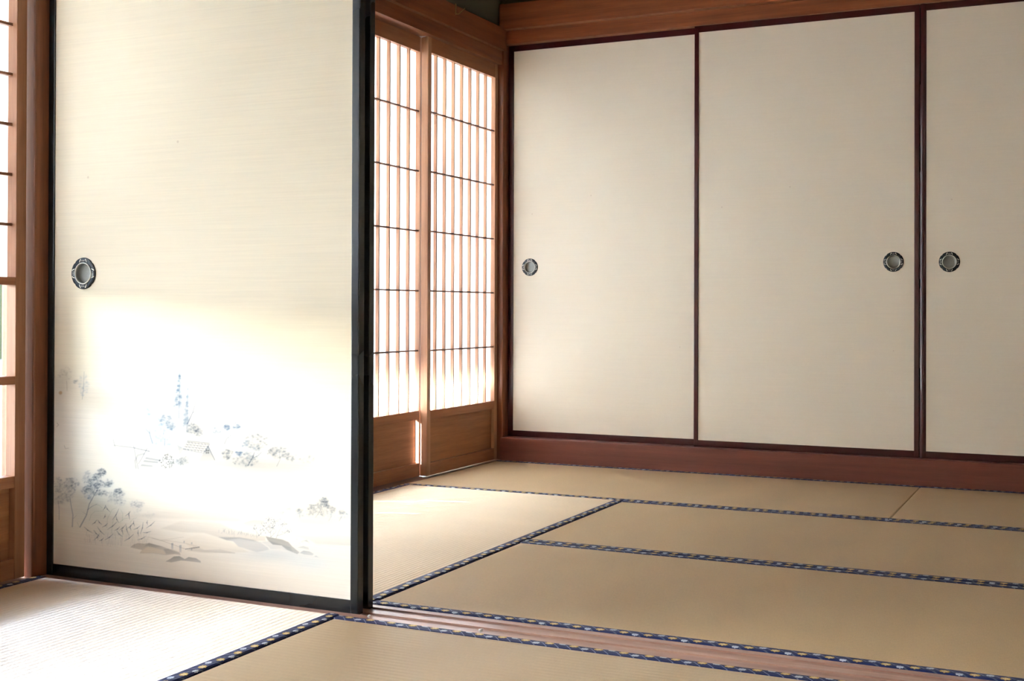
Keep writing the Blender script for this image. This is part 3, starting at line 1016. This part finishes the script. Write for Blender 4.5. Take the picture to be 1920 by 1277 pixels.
stroke([c3(385, 500), c3(430, 465), c3(485, 440)], 1.3, 0.6, GREY, 0.5)
stroke([c3(370, 555), c3(330, 525)], 0.9, 0.4, GREY, 0.35)
stroke([c3(215, 685), c3(222, 560), c3(200, 440), c3(190, 380)], 2.2, 0.9, GREY, 0.52)
stroke([c3(222, 600), c3(262, 565)], 0.9, 0.4, GREY, 0.35)
stroke([c3(72, 610), c3(72, 500), c3(60, 400)], 1.4, 0.6, GREY, 0.42)
# reeds
RE = [((550, 505), (578, 452)), ((575, 455), (628, 528)), ((555, 598), (574, 552)), ((650, 615), (722, 492)), ((690, 565), (722, 645)), ((835, 518), (842, 610)), ((793, 568), (852, 518)),
      ((430, 662), (482, 613)), ((493, 612), (537, 662)), ((542, 692), (602, 648)), ((598, 718), (704, 632)), ((343, 688), (432, 752)), ((488, 688), (567, 778)), ((453, 832), (512, 762)),
      ((508, 842), (557, 808)), ((568, 832), (662, 763)), ((676, 727), (732, 688)), ((732, 722), (792, 668)), ((798, 655), (830, 778)), ((813, 707), (882, 643)), ((884, 717), (954, 678)),
      ((958, 762), (987, 638)), ((1018, 703), (1114, 628)), ((783, 843), (884, 768)), ((922, 832), (1014, 793)), ((982, 752), (1074, 737)), ((698, 728), (762, 797)), ((933, 720), (941, 792)),
      ((448, 722), (512, 792)), ((758, 688), (770, 772)), ((885, 620), (894, 682)), ((1034, 618), (1036, 668)), ((848, 670), (856, 728))]
for (p, q) in RE:
    blade(c3(*p), c3(*q), 1.5, (0.22, 0.27, 0.34), 0.6)
for (pts) in ([(590, 700), (598, 600), (650, 500), (700, 480)], [(640, 760), (655, 640), (690, 560)], [(760, 620), (765, 540), (740, 500)], [(400, 620), (420, 560), (460, 520), (560, 515)],
              [(730, 640), (780, 600), (840, 590)], [(845, 640), (880, 600), (920, 590)], [(540, 480), (510, 455), (470, 445)], [(270, 640), (290, 690)]):
    stroke([c3(*p) for p in pts], 0.8, 0.4, GREEN, 0.55)
for k in range(90):
    x_ = RNG.uniform(330, 1060); y_ = RNG.uniform(760, 880)
    stroke([c3(x_, y_ + RNG.uniform(10, 40)), c3(x_ + RNG.normal(0, 5), y_ - RNG.uniform(10, 40))], 0.7, 0.3, GREY, RNG.uniform(0.10, 0.26))
# rocks and little landing stage
poly([c3(*p) for p in ((848, 912), (880, 882), (930, 866), (1000, 872), (1052, 864), (1110, 880), (1190, 900), (1250, 924), (1330, 945), (1380, 965), (1398, 998), (1330, 988), (1235, 998), (1100, 978), (950, 976), (975, 940), (900, 926))], UMB, 0.55, 0.40, 1.2)
poly([c3(*p) for p in ((970, 945), (1040, 905), (1120, 920), (1200, 940), (1232, 990), (1100, 972), (960, 972))], (1.25, 1.2, 1.12), 0.75, 0.6, 2.0)
poly([c3(*p) for p in ((990, 900), (1050, 866), (1120, 884), (1190, 905), (1120, 915), (1050, 900))], DARK, 0.35, 0.15, 1.5)
poly([c3(*p) for p in ((1210, 930), (1260, 928), (1390, 980), (1240, 985))], DARK, 0.28, 0.2, 1.5)
poly([c3(*p) for p in ((1232, 1066), (1282, 1038), (1322, 1012), (1382, 1008), (1440, 1040), (1482, 1018), (1562, 1030), (1612, 1062), (1616, 1080), (1500, 1066), (1400, 1056), (1292, 1076))], DARK, 0.62, 0.35, 1.2)
stroke([c3(1085, 812), c3(1220, 850), c3(1450, 932)], 0.7, 0.9, UMB, 0.45)
stroke([c3(1190, 832), c3(1420, 862), c3(1598, 908)], 0.6, 0.8, UMB, 0.40)
stroke([c3(1450, 932), c3(1598, 910)], 1.6, 1.8, DARK, 0.6)
stroke([c3(1040, 800), c3(1190, 835), c3(1430, 800)], 0.8, 0.6, UMB, 0.30)
for (x0_, x1_, y0_, y1_) in ((1293, 1316, 865, 938), (1381, 1404, 888, 968), (1508, 1524, 858, 880), (1426, 1440, 842, 866), (1508, 1522, 930, 948)):
    poly([c3(x0_, y0_), c3(x1_, y0_), c3(x1_, y1_), c3(x0_, y1_)], GREY, 0.6, 0.25, 0.8)
# dunes and shoreline
poly([c4(*p) for p in ((-500, 560), (-260, 470), (0, 482), (180, 505), (300, 560), (420, 595), (550, 625), (700, 650), (700, 700), (560, 700), (400, 672), (250, 690), (160, 660), (0, 610), (-250, 600))], UMB, 0.10, 0.36, 3.0)
poly([c4(*p) for p in ((165, 658), (260, 695), (330, 708), (390, 765), (470, 790), (600, 830), (740, 800), (720, 770), (640, 715), (560, 690), (400, 660))], GREY, 0.50, 0.22, 2.0)
poly([c4(*p) for p in ((700, 648), (800, 668), (890, 684), (960, 714), (1000, 760), (1085, 832), (1060, 852), (940, 800), (880, 752), (780, 742), (720, 690))], DARK, 0.62, 0.34, 1.5)
poly([c4(*p) for p in ((640, 712), (720, 760), (760, 790), (880, 790), (1010, 830), (980, 770), (880, 740), (740, 700))], GREY, 0.34, 0.15, 2.5)
blob(*c4(760, 850), 66, 15, BLUE, 0.42)
blob(*c4(1250, 950), 60, 18, PALE, 0.40)
for pp, a in ((((1088, 836), (1132, 810), (1200, 820), (1252, 850), (1232, 866), (1140, 856)), 0.5), (((1058, 776), (1130, 758), (1190, 775), (1196, 802), (1120, 786)), 0.42),
              (((1122, 696), (1170, 688), (1208, 728), (1170, 712)), 0.48), (((1095, 712), (1120, 703), (1140, 716)), 0.4), (((1040, 684), (1056, 678), (1070, 688)), 0.4), (((1250, 880), (1275, 868), (1310, 888)), 0.4), (((1072, 728), (1085, 722), (1100, 732)), 0.35)):
    poly([c4(*p) for p in pp], GREY, a, a * 0.6, 1.2)
poly([c4(*p) for p in ((-120, 760), (0, 800), (180, 796), (345, 834), (350, 842), (0, 832), (-200, 810))], UMB, 0.20, 0.42, 2.0)
poly([c4(*p) for p in ((-250, 690), (-60, 620), (160, 660), (330, 720), (500, 826), (350, 836), (180, 798), (-150, 790))], SAND, 0.12, 0.30, 2.5)
poly([c4(*p) for p in ((960, 610), (1200, 640), (1670, 640), (1690, 757), (1450, 745), (1280, 736), (1200, 688), (1040, 650))], GREY, 0.05, 0.34, 3.0)
poly([c4(*p) for p in ((438, 500), (500, 476), (560, 460), (690, 470), (640, 542), (520, 532))], UMB, 0.30, 0.08, 2.0)
poly([c4(*p) for p in ((-900, 420), (-400, 350), (0, 342), (250, 385), (400, 440), (434, 466), (370, 480), (250, 470), (0, 460), (-500, 440))], UMB, 0.06, 0.2, 5.0)
# small shrubs on the dune
for (pts) in ([(760, 658), (755, 600), (740, 530), (728, 450)], [(755, 600), (800, 530), (815, 470)], [(752, 610), (700, 560), (670, 510)], [(765, 650), (815, 600), (820, 560)], [(820, 668), (850, 590), (905, 510)],
              [(835, 640), (900, 620), (965, 580)], [(625, 640), (600, 600), (565, 550)], [(622, 640), (660, 600), (700, 590)]):
    stroke([c4(*p) for p in pts], 1.0, 0.4, GREY, 0.6)
for (x_, y_, r1, r2, n) in ((735, 455, 6, 4, 18), (690, 515, 6, 5, 18), (805, 475, 7, 5, 18), (785, 540, 8, 6, 16), (890, 515, 6, 4, 14), (945, 590, 9, 5, 18), (575, 560, 5, 4, 12), (660, 590, 8, 5, 14), (740, 560, 10, 8, 20)):
    for _ in range(n):
        dab(*c4(x_ + RNG.normal(0, r1 * 3.4), y_ + RNG.normal(0, r2 * 3.4)), 0.85, GREY, 0.5, 1.3)
for k in range(46):
    x_ = RNG.uniform(150, 620); y_ = 590 + (x_ - 150) * 0.10 + RNG.normal(0, 12)
    stroke([c4(x_, y_ + 12), c4(x_ + RNG.normal(4, 8), y_ - 22)], 0.6, 0.3, GREY, 0.32)
# trees at the right
for (x_, y_, r1, r2, a, n) in ((1370, 235, 8, 6, 0.62, 26), (1340, 290, 11, 7, 0.5, 30), (1400, 300, 6, 5, 0.55, 14), (1330, 370, 13, 9, 0.42, 34), (1230, 310, 6, 5, 0.5, 14), (1215, 360, 9, 8, 0.42, 24), (1085, 350, 6, 4, 0.44, 12),
                               (1090, 390, 9, 6, 0.34, 18), (1465, 340, 8, 6, 0.44, 20), (1450, 400, 9, 7, 0.3, 18), (1570, 370, 6, 5, 0.44, 14), (1580, 415, 9, 6, 0.3, 16), (1635, 400, 4, 5, 0.34, 8), (965, 335, 6, 4, 0.24, 10), (885, 370, 6, 4, 0.26, 10)):
    foliage(*c4(x_, y_), r1, r2, BLUE if a < 0.35 else GREY, a, n, 1.3)
for (pts) in ([(1270, 430), (1310, 380), (1340, 320)], [(1420, 470), (1450, 420)], [(1540, 470), (1570, 420)], [(1090, 440), (1085, 390)]):
    stroke([c4(*p) for p in pts], 1.1, 0.5, GREY, 0.45)
blob(*c4(1330, 470), 60, 10, GREY, 0.16)
INK = np.clip(INK, 0.0, 1.2)

verts = np.stack([GX - porg[0], np.full_like(GX, PFY - porg[1]), GZ - porg[2]], -1).reshape(-1, 3)
jj, ii = np.meshgrid(np.arange(GNZ - 1), np.arange(GNX - 1), indexing='ij')
v00 = (jj * GNX + ii).ravel()
quads = np.stack([v00, v00 + 1, v00 + 1 + GNX, v00 + GNX], -1)
me = bpy.data.meshes.new('painted_landscape')
me.vertices.add(len(verts)); me.vertices.foreach_set('co', verts.astype(np.float32).ravel())
me.loops.add(quads.size); me.loops.foreach_set('vertex_index', quads.astype(np.int32).ravel())
me.polygons.add(len(quads))
me.polygons.foreach_set('loop_start', np.arange(0, quads.size, 4, dtype=np.int32))
me.polygons.foreach_set('loop_total', np.full(len(quads), 4, dtype=np.int32))
me.update(calc_edges=True)
ca = me.color_attributes.new('ink', 'FLOAT_COLOR', 'POINT')
rgba = np.ones((GNZ * GNX, 4), np.float32); rgba[:, :3] = INK.reshape(-1, 3)
ca.data.foreach_set('color', rgba.ravel())
me.materials.append(M['cream'])
pl = bpy.data.objects.new('painted_landscape', me); COL.objects.link(pl); pl.parent = pd
pl['label'] = 'ink landscape with trees, thatched hut, reeds and sandy shore'

# ------------------------------------------------------------------ small things
hk = thing('wall_hook', 'small brass hook screwed to the rail board above the screens', 'hook', (0.020, -0.452, 1.850))
MB().box(0.0200, 0.0215, -0.4565, -0.4475, 1.846, 1.890).build('plate', M['hook'], hk, (0.020, -0.452, 1.850), 0.0006)
arm = []
for k in range(11):
    t = k / 10
    arm.append((0.0215 + 0.030 * t, -0.452 + 0.022 * t, 1.852 - 0.004 * math.sin(math.pi * min(1, t * 2)) + 0.032 * max(0, t - 0.25) ** 1.4))
MB().tube(arm, [0.0022 - 0.0008 * k / 10 for k in range(11)], 8).build('arm', M['hook'], hk, (0.020, -0.452, 1.850), smooth=True)


def lint(label, x, y_, z, s):
    o = None
    bm = bmesh.new()
    bmesh.ops.create_icosphere(bm, subdivisions=2, radius=s)
    rr = random.Random(int(x * 1000))
    for v in bm.verts:
        v.co *= rr.uniform(0.6, 1.25)
        v.co.z = v.co.z * 0.9 + s * 0.6
        v.co.x += 0.35 * v.co.z
    mb = MB(); mb.bm.free(); mb.bm = bm
    o = mb.build('lint_tuft', M['lint'])
    o.location = (x, y_, z)
    tag(o, label, 'lint', 'bits of white lint')
    return o


lint('tiny white lint tuft on the patterned edge near the black frame', 0.948, -2.586, 0.002, 0.0042)
lint('tiny white curl of lint on the sill edge of the nearest mat', 1.212, -2.584, 0.002, 0.0048)
